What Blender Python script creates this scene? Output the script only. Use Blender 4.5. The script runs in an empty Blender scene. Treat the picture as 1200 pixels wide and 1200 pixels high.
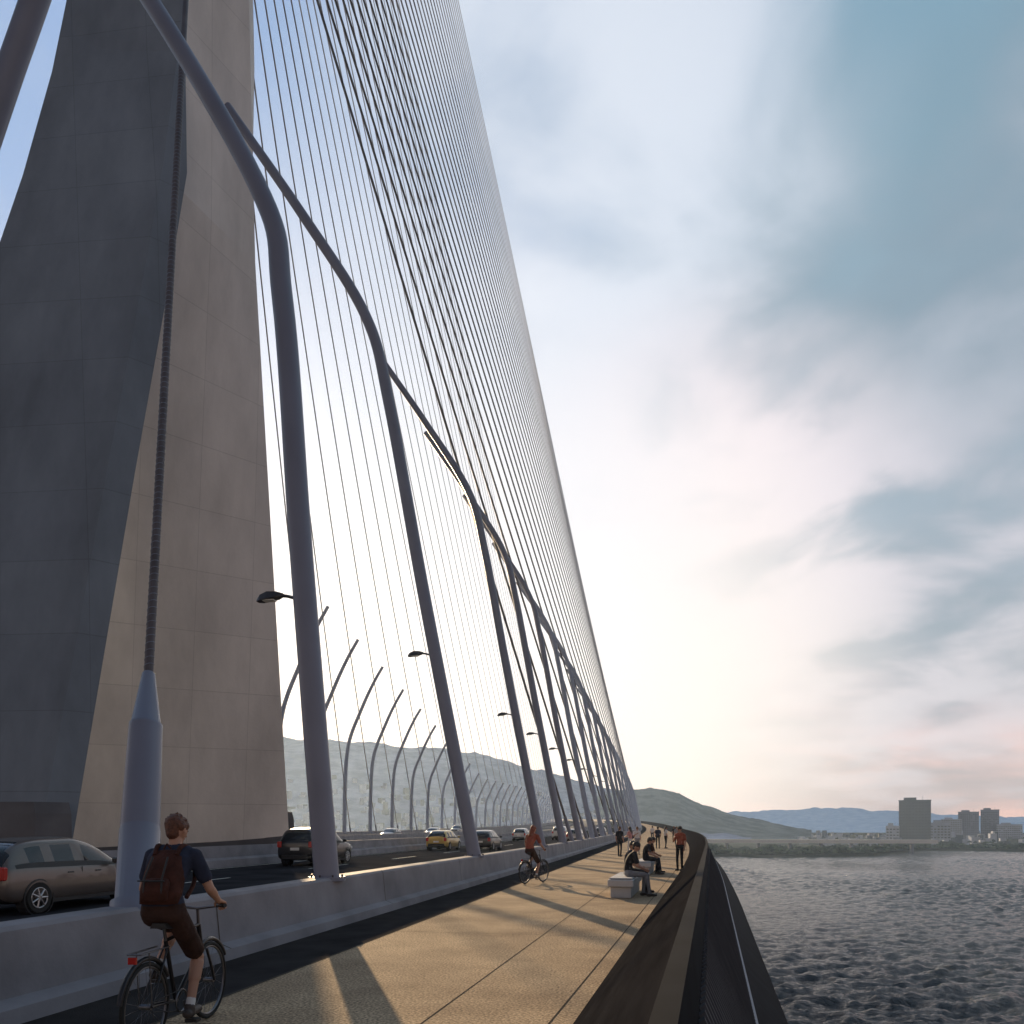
import bpy, math, random
import numpy as np
from mathutils import Vector, Matrix, noise as mnoise
random.seed(7); np.random.seed(7)
scene=bpy.context.scene
COL=scene.collection

def lin(r,g,b):
    def f(c):
        c/=255.0
        return c/12.92 if c<=0.04045 else ((c+0.055)/1.055)**2.4
    return (f(r),f(g),f(b),1.0)

# ------------------------------------------------------------------ materials
def newmat(name):
    m=bpy.data.materials.new(name); m.use_nodes=True
    return m,m.node_tree,m.node_tree.nodes['Principled BSDF']
def mat(name,c,rough=.6,metal=0,var=.15,scale=3.0,bump=0.0,bscale=None,spec=.5,stretch=(1,1,1),coat=0):
    m,nt,p=newmat(name)
    p.inputs['Roughness'].default_value=rough; p.inputs['Metallic'].default_value=metal
    p.inputs['Specular IOR Level'].default_value=spec
    p.inputs['Coat Weight'].default_value=coat
    tc=nt.nodes.new('ShaderNodeTexCoord'); mp=nt.nodes.new('ShaderNodeMapping')
    mp.inputs['Scale'].default_value=stretch
    nt.links.new(tc.outputs['Object'],mp.inputs['Vector'])
    n=nt.nodes.new('ShaderNodeTexNoise'); n.inputs['Scale'].default_value=scale; n.inputs['Detail'].default_value=4
    nt.links.new(mp.outputs[0],n.inputs['Vector'])
    r=nt.nodes.new('ShaderNodeValToRGB')
    r.color_ramp.elements[0].position=.3; r.color_ramp.elements[1].position=.7
    a=[max(0,x*(1-var)) for x in c[:3]]+[1]; b=[min(1,x*(1+var)) for x in c[:3]]+[1]
    r.color_ramp.elements[0].color=a; r.color_ramp.elements[1].color=b
    nt.links.new(n.outputs['Fac'],r.inputs['Fac']); nt.links.new(r.outputs[0],p.inputs['Base Color'])
    if bump>0:
        n2=nt.nodes.new('ShaderNodeTexNoise'); n2.inputs['Scale'].default_value=bscale or scale*6; n2.inputs['Detail'].default_value=3
        nt.links.new(mp.outputs[0],n2.inputs['Vector'])
        bp=nt.nodes.new('ShaderNodeBump'); bp.inputs['Strength'].default_value=bump; bp.inputs['Distance'].default_value=.02
        nt.links.new(n2.outputs['Fac'],bp.inputs['Height']); nt.links.new(bp.outputs[0],p.inputs['Normal'])
    return m

def concrete_panels(name,c,sz=(4.0,3.0),var=.12,line=.78):
    m,nt,p=newmat(name); N=nt.nodes; L=nt.links
    p.inputs['Roughness'].default_value=.75; p.inputs['Specular IOR Level'].default_value=.25
    tc=N.new('ShaderNodeTexCoord'); sep=N.new('ShaderNodeSeparateXYZ'); L.new(tc.outputs['Object'],sep.inputs[0])
    add=N.new('ShaderNodeMath'); add.operation='ADD'; L.new(sep.outputs[0],add.inputs[0]); L.new(sep.outputs[1],add.inputs[1])
    cmb=N.new('ShaderNodeCombineXYZ'); L.new(add.outputs[0],cmb.inputs[0]); L.new(sep.outputs[2],cmb.inputs[1])
    br=N.new('ShaderNodeTexBrick'); br.offset=0; br.inputs['Scale'].default_value=1
    br.inputs['Brick Width'].default_value=sz[0]; br.inputs['Row Height'].default_value=sz[1]
    br.inputs['Mortar Size'].default_value=.025; br.inputs['Mortar Smooth'].default_value=.6
    br.inputs['Color1'].default_value=(1,1,1,1); br.inputs['Color2'].default_value=(.93,.93,.94,1); br.inputs['Mortar'].default_value=(line,line,line,1)
    L.new(cmb.outputs[0],br.inputs['Vector'])
    n=N.new('ShaderNodeTexNoise'); n.inputs['Scale'].default_value=.35; n.inputs['Detail'].default_value=7; n.inputs['Roughness'].default_value=.62
    mp=N.new('ShaderNodeMapping'); mp.inputs['Scale'].default_value=(1,1,.35); L.new(tc.outputs['Object'],mp.inputs[0]); L.new(mp.outputs[0],n.inputs['Vector'])
    r=N.new('ShaderNodeValToRGB'); r.color_ramp.elements[0].position=.3; r.color_ramp.elements[1].position=.72
    r.color_ramp.elements[0].color=[x*(1-var*1.6) for x in c[:3]]+[1]; r.color_ramp.elements[1].color=[min(1,x*(1+var)) for x in c[:3]]+[1]
    L.new(n.outputs['Fac'],r.inputs[0])
    mx=N.new('ShaderNodeMixRGB'); mx.blend_type='MULTIPLY'; mx.inputs[0].default_value=1
    L.new(r.outputs[0],mx.inputs[1]); L.new(br.outputs['Color'],mx.inputs[2]); L.new(mx.outputs[0],p.inputs['Base Color'])
    n2=N.new('ShaderNodeTexNoise'); n2.inputs['Scale'].default_value=6; n2.inputs['Detail'].default_value=4; L.new(tc.outputs['Object'],n2.inputs['Vector'])
    bp=N.new('ShaderNodeBump'); bp.inputs['Strength'].default_value=.25; bp.inputs['Distance'].default_value=.03
    L.new(n2.outputs['Fac'],bp.inputs['Height']); L.new(bp.outputs[0],p.inputs['Normal'])
    return m

M={}
M['pylon']=concrete_panels('pylon_concrete_shaded',(.21,.245,.29),var=.18)  # shade painted into the concrete of the near leg and darker faces
M['pylon_lit']=concrete_panels('pylon_concrete_lit',(.80,.75,.71),var=.14)  # same concrete with light painted in, for far leg and right faces
M['plinth']=mat('plinth_concrete',(.11,.11,.12),.8,var=.2,scale=.8,bump=.3)
M['barrier']=mat('barrier_concrete',(.24,.235,.26),.7,var=.22,scale=1.2,bump=.2,bscale=14,spec=.3)
M['asphalt']=mat('asphalt',(.04,.04,.045),.95,var=.3,scale=.7,bump=.4,bscale=60,spec=0)
M['lane']=mat('cycle_lane_asphalt',(.05,.046,.046),.95,var=.22,scale=1.6,bump=.5,bscale=70,spec=0)
M['median']=mat('median_paving',(.12,.12,.12),.9,var=.2,scale=1,spec=.1)
M['paint']=mat('road_marking_paint',(.6,.6,.57),.8,var=.25,scale=6,spec=.1)
M['steel']=mat('painted_steel',(.19,.205,.27),.42,metal=.1,var=.07,scale=.9,spec=.4)
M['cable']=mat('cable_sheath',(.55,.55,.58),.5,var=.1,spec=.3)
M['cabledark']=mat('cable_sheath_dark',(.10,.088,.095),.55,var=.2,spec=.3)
M['lampdark']=mat('lamp_housing',(.06,.06,.07),.4,metal=.4)
M['lens']=mat('lamp_lens',(.7,.7,.65),.3)
M['parapet']=mat('parapet_cladding',(.021,.021,.024),.9,var=.2,scale=2.5,stretch=(3,.4,3),bump=.15,spec=0)
M['dark']=mat('dark_cladding',(.011,.012,.015),.7,var=.3,scale=2,spec=.03)
M['rib']=mat('fascia_rib',(.10,.105,.12),.6,metal=.1,var=.15,spec=.2)
M['edge']=mat('edge_trim',(.33,.34,.38),.6,var=.1,spec=.1)
M['joint']=mat('paving_joint',(.10,.085,.07),.95,spec=0)
M['bench']=mat('bench_concrete',(.55,.54,.54),.6,var=.1,bump=.2)
M['tyre']=mat('tyre_rubber',(.018,.018,.018),.85)
M['rim']=mat('wheel_rim',(.5,.5,.52),.3,metal=.9)
M['glass']=mat('car_glass',(.015,.018,.022),.06,var=.05,spec=.8)
M['trim']=mat('black_trim',(.02,.02,.022),.6)
M['tail']=mat('tail_light',(.45,.02,.015),.25)
M['head']=mat('head_light',(.75,.76,.78),.15)
M['plate']=mat('licence_plate',(.7,.7,.68),.5)
M['skin']=mat('skin',(.42,.23,.16),.55,var=.06)
M['hairb']=mat('hair_black',(.02,.015,.012),.55,var=.4,scale=40)
M['hairr']=mat('hair_auburn',(.20,.05,.02),.5,var=.4,scale=40)
M['hairbr']=mat('hair_brown',(.10,.034,.016),.55,var=.5,scale=40,bump=.6,bscale=60)
M['navy']=mat('cloth_navy',(.028,.034,.06),.85,var=.25,scale=9,bump=.9,bscale=9,spec=.2)
M['white']=mat('cloth_white',(.62,.6,.6),.85,var=.12,scale=9)
M['black']=mat('cloth_black',(.025,.025,.03),.85,var=.3,scale=9,spec=.2)
M['rust']=mat('cloth_rust',(.28,.07,.04),.85,var=.2,scale=9)
M['brown']=mat('cloth_brown',(.045,.023,.018),.8,var=.3,scale=9,bump=.8,bscale=12,spec=.2)
M['grey']=mat('cloth_grey',(.22,.22,.24),.85,var=.2,scale=9)
M['pink']=mat('cloth_pink',(.5,.25,.25),.85,var=.2,scale=9)
M['shoe']=mat('shoe_leather',(.06,.045,.04),.6)
M['eye']=mat('eye_dark',(.01,.01,.01),.2)
M['lips']=mat('lips',(.35,.12,.1),.5)
M['bag']=mat('backpack_canvas',(.06,.022,.016),.8,var=.3,scale=12,bump=.5,bscale=40,spec=.2)
M['bike']=mat('bicycle_frame',(.03,.03,.035),.35,metal=.5)
M['chrome']=mat('bicycle_metal',(.2,.2,.22),.35,metal=1)

# ------------------------------------------------------------------ mesh builder
class MB:
    def __init__(s): s.v=[];s.f=[];s.m=[];s.s=[];s.mats=[]
    def mi(s,m):
        if m not in s.mats: s.mats.append(m)
        return s.mats.index(m)
    def add(s,vs,fs,m,smooth=False):
        o=len(s.v); s.v+= [tuple(v) for v in vs]; k=s.mi(m)
        for f in fs: s.f.append(tuple(i+o for i in f)); s.m.append(k); s.s.append(smooth)
    def tube(s,pts,r,n=8,m='steel',cap=True,smooth=True):
        pts=[Vector(p) for p in pts]
        if not hasattr(r,'__len__'): r=[r]*len(pts)
        vs=[];fs=[]; up=None
        for i,p in enumerate(pts):
            t=(pts[min(i+1,len(pts)-1)]-pts[max(i-1,0)]).normalized()
            if up is None:
                a=Vector((0,0,1)) if abs(t.z)<.9 else Vector((1,0,0))
                up=(a-t*a.dot(t)).normalized()
            else: up=(up-t*up.dot(t)).normalized()
            b=t.cross(up)
            for k in range(n):
                an=2*math.pi*k/n
                vs.append(p+(up*math.cos(an)+b*math.sin(an))*r[i])
        for i in range(len(pts)-1):
            for k in range(n):
                a=i*n+k;b2=i*n+(k+1)%n
                fs.append((a,b2,b2+n,a+n))
        s.add(vs,fs,m,smooth)
        if cap:
            s.add([vs[k] for k in range(n)],[tuple(range(n-1,-1,-1))],m); o=(len(pts)-1)*n
            s.add([vs[o+k] for k in range(n)],[tuple(range(n))],m)
    def box(s,c,sz,m,rot=0,top=1.0):
        vs=[];cx,cy,cz=c; hx,hy,hz=sz[0]/2,sz[1]/2,sz[2]/2
        for dz in(-1,1):
            k=top if dz>0 else 1
            for dx,dy in((-1,-1),(1,-1),(1,1),(-1,1)):
                x=dx*hx*k;y=dy*hy*k
                vs.append((cx+x*math.cos(rot)-y*math.sin(rot),cy+x*math.sin(rot)+y*math.cos(rot),cz+dz*hz))
        s.add(vs,[(3,2,1,0),(4,5,6,7),(0,1,5,4),(1,2,6,5),(2,3,7,6),(3,0,4,7)],m)
    def cbox(s,c,sz,m,b=.02):
        hx,hy,hz=sz[0]/2,sz[1]/2,sz[2]/2
        rings=[]
        for z,i in((-hz,b),(-hz+b,0),(hz-b,0),(hz,b)):
            x=hx-i;y=hy-i
            rings.append([(c[0]+px,c[1]+py,c[2]+z) for px,py in((-x+b,-y),(x-b,-y),(x,-y+b),(x,y-b),(x-b,y),(-x+b,y),(-x,y-b),(-x,-y+b))])
        s.loft(rings,m,caps=True)
    def loft(s,rings,m,caps=False,closed=True,smooth=False):
        n=len(rings[0]);vs=[p for r in rings for p in r];fs=[]
        for i in range(len(rings)-1):
            for k in range(n if closed else n-1):
                a=i*n+k;b=i*n+(k+1)%n
                fs.append((a,b,b+n,a+n))
        if caps: fs.append(tuple(range(n-1,-1,-1))); fs.append(tuple(len(vs)-n+k for k in range(n)))
        s.add(vs,fs,m,smooth)
    def torus(s,c,R,r,m,n=28,k=6):  # axis = X
        vs=[];fs=[]
        for i in range(n):
            a=2*math.pi*i/n
            for j in range(k):
                b=2*math.pi*j/k; rr=R+r*math.cos(b)
                vs.append((c[0]+r*math.sin(b),c[1]+rr*math.cos(a),c[2]+rr*math.sin(a)))
        for i in range(n):
            for j in range(k):
                a=i*k+j;b=i*k+(j+1)%k;c2=((i+1)%n)*k+(j+1)%k;d=((i+1)%n)*k+j
                fs.append((a,b,c2,d))
        s.add(vs,fs,m,True)
    def obj(s,name,loc=(0,0,0),rot=0,parent=None,fixn=False,sub=0):
        me=bpy.data.meshes.new(name); me.from_pydata(s.v,[],s.f)
        for k in s.mats: me.materials.append(M[k])
        me.polygons.foreach_set('material_index',s.m); me.polygons.foreach_set('use_smooth',s.s)
        me.update()
        if fixn:
            import bmesh
            bm=bmesh.new(); bm.from_mesh(me); bmesh.ops.remove_doubles(bm,verts=bm.verts,dist=1e-5); bmesh.ops.recalc_face_normals(bm,faces=bm.faces); bm.to_mesh(me); bm.free()
        o=bpy.data.objects.new(name,me); COL.objects.link(o); o.location=loc; o.rotation_euler=(0,0,rot)
        if parent: o.parent=parent
        if sub:
            md=o.modifiers.new('s','SUBSURF'); md.levels=sub; md.render_levels=sub
        return o
def empty(name,loc=(0,0,0)):
    o=bpy.data.objects.new(name,None); COL.objects.link(o); o.location=loc; return o

# ------------------------------------------------------------------ bridge alignment (bridge runs along +Y)
def cv(y): return -2e-4*max(0,y-150)**2
def zd(y):
    if y<30: return 0
    if y<217: return 4e-5*(y-30)**2
    return 4e-5*187**2+.015*(y-217)
_ys=[-60,0,36,60,90,130,200,300,900]; _xs=[-3.2,-.15,1.87,2.85,3.4,3.0,1.5,0,0]
def XR(y):
    w=min(12,max(0,(y-10)*.4)); return sum(np.interp(y+d*w,_ys,_xs) for d in(-1,-.5,0,.5,1))/5+cv(y)
Y=list(np.arange(-40,60,1.0))+list(np.arange(60,200,4.0))+list(np.arange(200,721,10.0))
bridge=empty('cable_stayed_bridge')

def strip(mb,prof,m,ys=Y,smooth=False):
    mb.loft([[(x,y,z+zd(y)) for x,z in prof(y)] for y in ys],m,closed=False,smooth=smooth)

m,nt,p=newmat('path_paving'); N=nt.nodes;L=nt.links
p.inputs['Roughness'].default_value=.9; p.inputs['Specular IOR Level'].default_value=.1
tc=N.new('ShaderNodeTexCoord')
n1=N.new('ShaderNodeTexNoise'); n1.inputs['Scale'].default_value=.6; n1.inputs['Detail'].default_value=8; n1.inputs['Roughness'].default_value=.65; L.new(tc.outputs['Object'],n1.inputs['Vector'])
n2=N.new('ShaderNodeTexNoise'); n2.inputs['Scale'].default_value=38; n2.inputs['Detail'].default_value=3; L.new(tc.outputs['Object'],n2.inputs['Vector'])
r1=N.new('ShaderNodeValToRGB'); r1.color_ramp.elements[0].position=.33;r1.color_ramp.elements[1].position=.68
r1.color_ramp.elements[0].color=(.33,.235,.155,1); r1.color_ramp.elements[1].color=(.62,.46,.30,1); L.new(n1.outputs['Fac'],r1.inputs[0])
r2=N.new('ShaderNodeValToRGB'); r2.color_ramp.elements[0].position=.35;r2.color_ramp.elements[1].position=.65
r2.color_ramp.elements[0].color=(.4,.4,.4,1); r2.color_ramp.elements[1].color=(1.3,1.3,1.3,1); L.new(n2.outputs['Fac'],r2.inputs[0])
mx=N.new('ShaderNodeMixRGB'); mx.blend_type='MULTIPLY'; mx.inputs[0].default_value=1; L.new(r1.outputs[0],mx.inputs[1]); L.new(r2.outputs[0],mx.inputs[2]); L.new(mx.outputs[0],p.inputs['Base Color'])
bp=N.new('ShaderNodeBump'); bp.inputs['Strength'].default_value=.8; bp.inputs['Distance'].default_value=.01; L.new(n2.outputs['Fac'],bp.inputs['Height']); L.new(bp.outputs[0],p.inputs['Normal'])
M['path']=m

mb=MB(); strip(mb,lambda y:[(-4.35+cv(y),0),(XR(y)-.95,0)],'path'); mb.obj('footpath')
mb=MB(); strip(mb,lambda y:[(-5.6+cv(y),0),(-4.35+cv(y),0)],'lane'); mb.obj('cycle_lane')
mb=MB()
strip(mb,lambda y:[(-4.37+cv(y),.004),(-4.33+cv(y),.004)],'joint')
strip(mb,lambda y:[(XR(y)-1.22,.004),(XR(y)-1.205,.004)],'joint')
strip(mb,lambda y:[(XR(y)*.55-2.2,.004),(XR(y)*.55-2.188,.004)],'joint')
y=-6
while y<120:
    mb.add([(-4.33,y,zd(y)+.003),(XR(y)-1.22,y,zd(y)+.003),(XR(y+.012)-1.22,y+.012,zd(y)+.003),(-4.33,y+.012,zd(y)+.003)],[(0,1,2,3)],'joint'); y+=6
mb.obj('paving_joints',parent=bridge)
mb=MB(); strip(mb,lambda y:[(-18.9+cv(y),-.02),(-6.2+cv(y),-.02)],'asphalt'); strip(mb,lambda y:[(-41.6+cv(y),-.02),(-31+cv(y),-.02)],'asphalt'); mb.obj('road')
mb=MB()
for x in(-7.0,-18.4,-31.6,-41.0): strip(mb,lambda y:[(x-.07+cv(y),-.016),(x+.07+cv(y),-.016)],'paint')
for x in(-10.85,-14.7,-36.3):
    y=-20
    while y<400:
        a=[y,y+2,y+4]; strip(mb,lambda q:[(x-.07+cv(q),-.016),(x+.07+cv(q),-.016)],'paint',ys=a); y+=10
mb.obj('road_marking')
mb=MB(); strip(mb,lambda y:[(-31.0+cv(y),0),(-31+cv(y),.12),(-19.2+cv(y),.12),(-19.2+cv(y),0)],'median'); mb.obj('median_strip')
mb=MB(); strip(mb,lambda y:[(-5.48+cv(y),-.01),(-5.5+cv(y),.14),(-5.66+cv(y),.2),(-5.72+cv(y),.78),(-5.76+cv(y),.82),(-6.1+cv(y),.82),(-6.14+cv(y),.78),(-6.2+cv(y),.25),(-6.4+cv(y),.08),(-6.4+cv(y),-.03)],'barrier')
y=-3
while y<140:
    strip(mb,lambda q:[(-5.497+cv(q),.14),(-5.657+cv(q),.203),(-5.717+cv(q),.783),(-5.757+cv(q),.823)],'joint',ys=[y,y+.02]); y+=6
mb.obj('concrete_barrier')
mb=MB(); strip(mb,lambda y:[(-18.7+cv(y),-.03),(-18.75+cv(y),.3),(-18.95+cv(y),.4),(-19.0+cv(y),.9),(-19.2+cv(y),.9),(-19.25+cv(y),.1)],'barrier'); mb.obj('concrete_barrier')
mb=MB(); strip(mb,lambda y:[(-30.9+cv(y),.1),(-30.95+cv(y),.9),(-31.15+cv(y),.9),(-31.3+cv(y),-.03)],'barrier'); mb.obj('concrete_barrier')
mb=MB(); strip(mb,lambda y:[(-41.3+cv(y),-.03),(-41.4+cv(y),1.0),(-41.7+cv(y),1.0),(-42.4+cv(y),-1.2),(-40+cv(y),-3.4)],'barrier'); mb.obj('concrete_barrier')
mb=MB()
strip(mb,lambda y:[(XR(y)-1.0,-.01),(XR(y)-.97,.06),(XR(y)-.07,1.05),(XR(y)-.04,1.09)],'parapet')
strip(mb,lambda y:[(XR(y)-.04,1.09),(XR(y)+.05,1.09),(XR(y)+.09,.75)],'dark')
strip(mb,lambda y:[(XR(y)+.09,.75),(XR(y)+.58,-.4)],'dark')
strip(mb,lambda y:[(XR(y)+.58,-.4),(XR(y)+.6,-.36),(XR(y)+.64,-.38),(XR(y)+.65,-.45)],'edge')
strip(mb,lambda y:[(XR(y)+.65,-.45),(XR(y)+1.2,-1.05),(XR(y)+1.1,-1.35),(XR(y)-1.8,-3.4),(-40+cv(y),-3.4)],'dark')
mb.obj('parapet',parent=bridge)
mb=MB()
y=-3.0
while y<70:
    x=XR(y); z=zd(y); w=.03
    a=(x+.12,z+.77);b=(x+.61,z-.35);c=(x+.57,z-.37);d=(x+.08,z+.74)
    vs=[(q[0],y-w,q[1]) for q in(a,b,c,d)]+[(q[0],y+w,q[1]) for q in(a,b,c,d)]
    mb.add(vs,[(0,1,2,3),(7,6,5,4),(0,4,5,1),(1,5,6,2),(3,2,6,7),(0,3,7,4)],'rib'); y+=.16
mb.obj('fascia_ribs',parent=bridge)
mb=MB()
for y in range(-20,700,40):
    mb.box((-20+cv(y),y,zd(y)-3.9),(36,1.2,1.2),'dark')
mb.obj('cross_girders',parent=bridge)

# ------------------------------------------------------------------ pylon
def interp_rings(keys,zs):
    out=[];kz=[k[0] for k in keys]
    for z in zs:
        ring=[]
        for i in range(len(keys[0][1])):
            ring.append((np.interp(z,kz,[k[1][i][0] for k in keys]),np.interp(z,kz,[k[1][i][1] for k in keys]),z))
        out.append(ring)
    return out
mb=MB()
near=[(-22,[(-38,18.5),(-22,17.9),(-21.2,18.8),(-26,24),(-34,25)]),
      (0,[(-33.5,21.5),(-21.6,22.9),(-21,23.8),(-25.8,26.8),(-31.5,28)]),
      (8,[(-31.4,23.7),(-21.6,24.8),(-21,25.6),(-25.6,28.6),(-30.0,29.7)]),
      (16,[(-29.9,25.8),(-21.6,26.6),(-21,27.4),(-25.3,30.3),(-28.9,31.3)]),
      (24,[(-28.8,27.7),(-21.6,28.5),(-21,29.3),(-24.7,32.3),(-28.1,33.2)]),
      (31,[(-28.3,29.5),(-21.65,30.1),(-21.0,30.85),(-24.3,34.0),(-27.8,34.5)]),
      (37,[(-28.10,30.95),(-21.95,31.5),(-21.8,31.9),(-24.0,35),(-27.7,35)]),
      (43,[(-28.0,32.12),(-23.2,33.2),(-23.0,33.6),(-24.0,35),(-27.6,35)])]
far=[(-22,[(-37,37.8),(-21,43.5),(-25,49),(-37,49)]),
     (0,[(-31,35),(-21,40.5),(-24,44.5),(-31,44.5)]),
     (31,[(-22.0,30.9),(-20.87,36.45),(-23.2,40.0),(-28.0,40.0)])]
top=[(31,[(-28.15,30.0),(-22.0,30.9),(-20.87,36.45),(-22.5,38.8),(-28.0,39.2)]),
     (43,[(-28,32.1),(-21.75,32.3),(-20.6,35.4),(-21.8,38.0),(-27.9,38.4)]),
     (70,[(-26.8,33.4),(-22.6,33.4),(-21.6,36.2),(-22.6,38.2),(-26.8,38.2)]),
     (118,[(-25.4,35.2),(-23.4,35.2),(-22.9,36.4),(-23.4,37.6),(-25.4,37.6)])]
def loft_m(rings,mats):
    n=len(rings[0])
    for k in range(n):
        rows=[]
        for r in rings:
            a=Vector(r[k]); b=Vector(r[(k+1)%n]); rows.append([a.lerp(b,t/8) for t in range(9)])
        mb.loft(rows,mats[k],closed=False,smooth=True)
    mb.loft([rings[-1],[tuple(Vector(p)+Vector((0,0,.01))) for p in rings[-1]]],mats[0],caps=True)
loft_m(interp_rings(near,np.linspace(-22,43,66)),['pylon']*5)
loft_m(interp_rings(far,np.linspace(-22,31,54)),['pylon_lit']*4)
loft_m(interp_rings(top,np.linspace(31,118,60)),['pylon','pylon_lit','pylon_lit','pylon','pylon'])  # right-hand faces take the painted-light tone, the others the painted-shade tone
mb.obj('pylon',parent=bridge)
def grow(ring,k,z):
    cx=sum(p[0] for p in ring)/len(ring);cy=sum(p[1] for p in ring)/len(ring)
    return [(cx+(p[0]-cx)*k,cy+(p[1]-cy)*k,z) for p in ring]
mb=MB()
for key in(near,far):
    mb.loft([grow(key[1][1],1.05,0.05),grow(key[1][1],1.04,2.2),grow(key[1][1],1.02,2.6),grow(key[1][1],.9,2.62)],'plinth',caps=True)
mb.obj('pylon_plinth',parent=bridge,fixn=True)

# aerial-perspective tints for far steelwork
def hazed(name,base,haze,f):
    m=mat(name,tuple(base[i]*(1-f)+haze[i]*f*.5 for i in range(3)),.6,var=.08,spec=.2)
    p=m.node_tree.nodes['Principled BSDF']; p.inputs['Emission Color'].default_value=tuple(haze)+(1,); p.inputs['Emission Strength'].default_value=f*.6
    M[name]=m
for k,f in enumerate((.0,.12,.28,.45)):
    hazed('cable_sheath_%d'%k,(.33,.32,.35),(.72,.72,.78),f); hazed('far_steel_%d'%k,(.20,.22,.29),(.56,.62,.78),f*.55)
mb=MB()
def cab(base,att,r,mm='cable',nn=6):
    b=Vector(base);a=Vector(att);d=(a-b).normalized(); k=max(4,int((a-b).length/6))
    mb.tube([b.lerp(a,i/k) for i in range(k+1)],r,nn,mm,cap=False)
    mb.tube([b,b+d*1.8],[r*1.9,r*1.6],8,'steel')
n=34
for i in range(n):
    y=50+i*9.4; t=i/(n-1); za=62+42*t; r=.075-.028*t
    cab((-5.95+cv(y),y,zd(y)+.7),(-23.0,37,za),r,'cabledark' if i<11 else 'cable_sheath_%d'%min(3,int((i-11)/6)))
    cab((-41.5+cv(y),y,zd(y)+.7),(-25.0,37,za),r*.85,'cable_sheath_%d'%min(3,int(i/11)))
for i in range(7):
    y=-3-i*9; za=84+i*3
    cab((-5.95,y,.7),(-23.5,36,za),.09)
mb.obj('stay_cables',parent=bridge)
mb=MB()
b=Vector((-5.93,7.75,.75)); a=Vector((-22.6,36,77)); d=(a-b).normalized()
mb.tube([b+d*k for k in np.linspace(0,(a-b).length,40)],.058,12,'cabledark')
mb.tube([b-d*.1,b+d*.1,b+d*.12,b+d*1.0,b+d*1.01,b+d*1.05,b+d*2.4,b+d*2.44,b+d*2.45,b+d*3.2,b+d*3.22],[.27,.27,.225,.225,.218,.218,.195,.195,.175,.078,.066],24,'steel')
hel=[]
ax=d.orthogonal().normalized(); ay=d.cross(ax)
for k in range(0,1600):
    s=3.25+k*.009; hel.append(b+d*s+(ax*math.cos(k*.5)+ay*math.sin(k*.5))*.057)
mb.tube(hel,.007,4,'steel',cap=False)
mb.obj('anchored_stay_cable',parent=bridge)

# ------------------------------------------------------------------ light masts
def smoothpath(pts,n=40):
    P=[Vector(p) for p in pts]; P=[P[0]*2-P[1]]+P+[P[-1]*2-P[-2]]; out=[]
    for i in range(1,len(P)-2):
        for k in range(n//(len(P)-3)):
            t=k/(n//(len(P)-3)); a,b,c,d=P[i-1],P[i],P[i+1],P[i+2]
            out.append(.5*((2*b)+(-a+c)*t+(2*a-5*b+4*c-d)*t*t+(-a+3*b-3*c+d)*t**3))
    out.append(P[-2]); return out
def mast(y,side,H,K,lean,reach,lamp=True,r0=.22,zl=6.4,curved=False):
    x0=-5.93 if side>0 else -41.55
    x0+=cv(y); z0=zd(y)+.78
    s=-side
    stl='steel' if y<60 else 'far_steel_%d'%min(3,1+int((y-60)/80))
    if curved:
        pts=[(0,0,0),(s*lean*.1,0,H*.3),(s*lean*.6,0,H*.55),(s*(lean+(reach-lean)*.33),-.1,H*.76),(s*(lean+(reach-lean)*.68),-.2,H*.9),(s*reach,-.4,H)]
    else:
        pts=[(0,0,0),(s*lean*.5,0,K*.5),(s*lean*.86,0,K*.88),(s*(lean+.35),-.05,K*1.06),(s*(lean+(reach-lean)*.5),-.2,K+(H-K)*.55),(s*reach,-.5,H)]
    pp=smoothpath(pts,50)
    rr=[r0*(1-.36*i/(len(pp)-1)) for i in range(len(pp))]
    mb=MB(); mb.tube(pp,rr,14,stl)
    mb.tube([(0,0,-.02),(0,0,.05)],r0*1.5,14,stl)
    if y<60 and not curved:
        for k in range(8):
            a=k*math.pi/4; mb.tube([(r0*1.3*math.cos(a),r0*1.3*math.sin(a),.04),(r0*1.3*math.cos(a),r0*1.3*math.sin(a),.09)],.018,6,'lampdark')
    if lamp:
        xl=s*lean*(zl/K)
        mb.tube([(xl,0,zl),(xl+s*.35,0,zl+.1),(xl+s*.5,0,zl+.12)],.03,6,'lampdark')
        Q=[(.42,.03,.10,.15,.03),(.55,.10,.075,.185,.06),(.72,.115,.05,.19,.07),(.86,.10,.03,.14,.06),(.93,.05,.025,.07,.03)]
        mb.loft([[(xl+s*q,-w,zl+lo),(xl+s*q,w,zl+lo),(xl+s*q,wt,zl+hi),(xl+s*q,-wt,zl+hi)] for q,w,lo,hi,wt in Q],'lampdark',caps=True)
        mb.box((xl+s*.7,0,zl+.04),(.22,.13,.02),'lens')
    return mb.obj('street_lamp',loc=(x0,y,z0))
mast(12.8,1,22,11.9,1.0,7.4,zl=5.0)
for k,y in enumerate([23.6,37,45,54,63.5,74]+[85+11*i for i in range(22)]):
    f=1 if y<80 else max(.62,1-(y-80)*.003)
    mast(y,1,24.8*f,16.6*f,3.3*f,8.3*f)
for y in[77+9*i for i in range(30)]:
    f=1 if y<80 else max(.45,1-(y-77)*.0064)
    mast(y,-1,24.5*f,15*f,1.2*f,6.2*f,lamp=False,r0=.27,curved=True)
mb=MB(); mb.tube(smoothpath([(0,0,0),(5,0,12),(9.8,0,23.5),(11.6,0,27.6),(17,0,40)],40),.36,18,'steel'); mb.obj('inclined_mast',loc=(-30.0,20,0))

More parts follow.
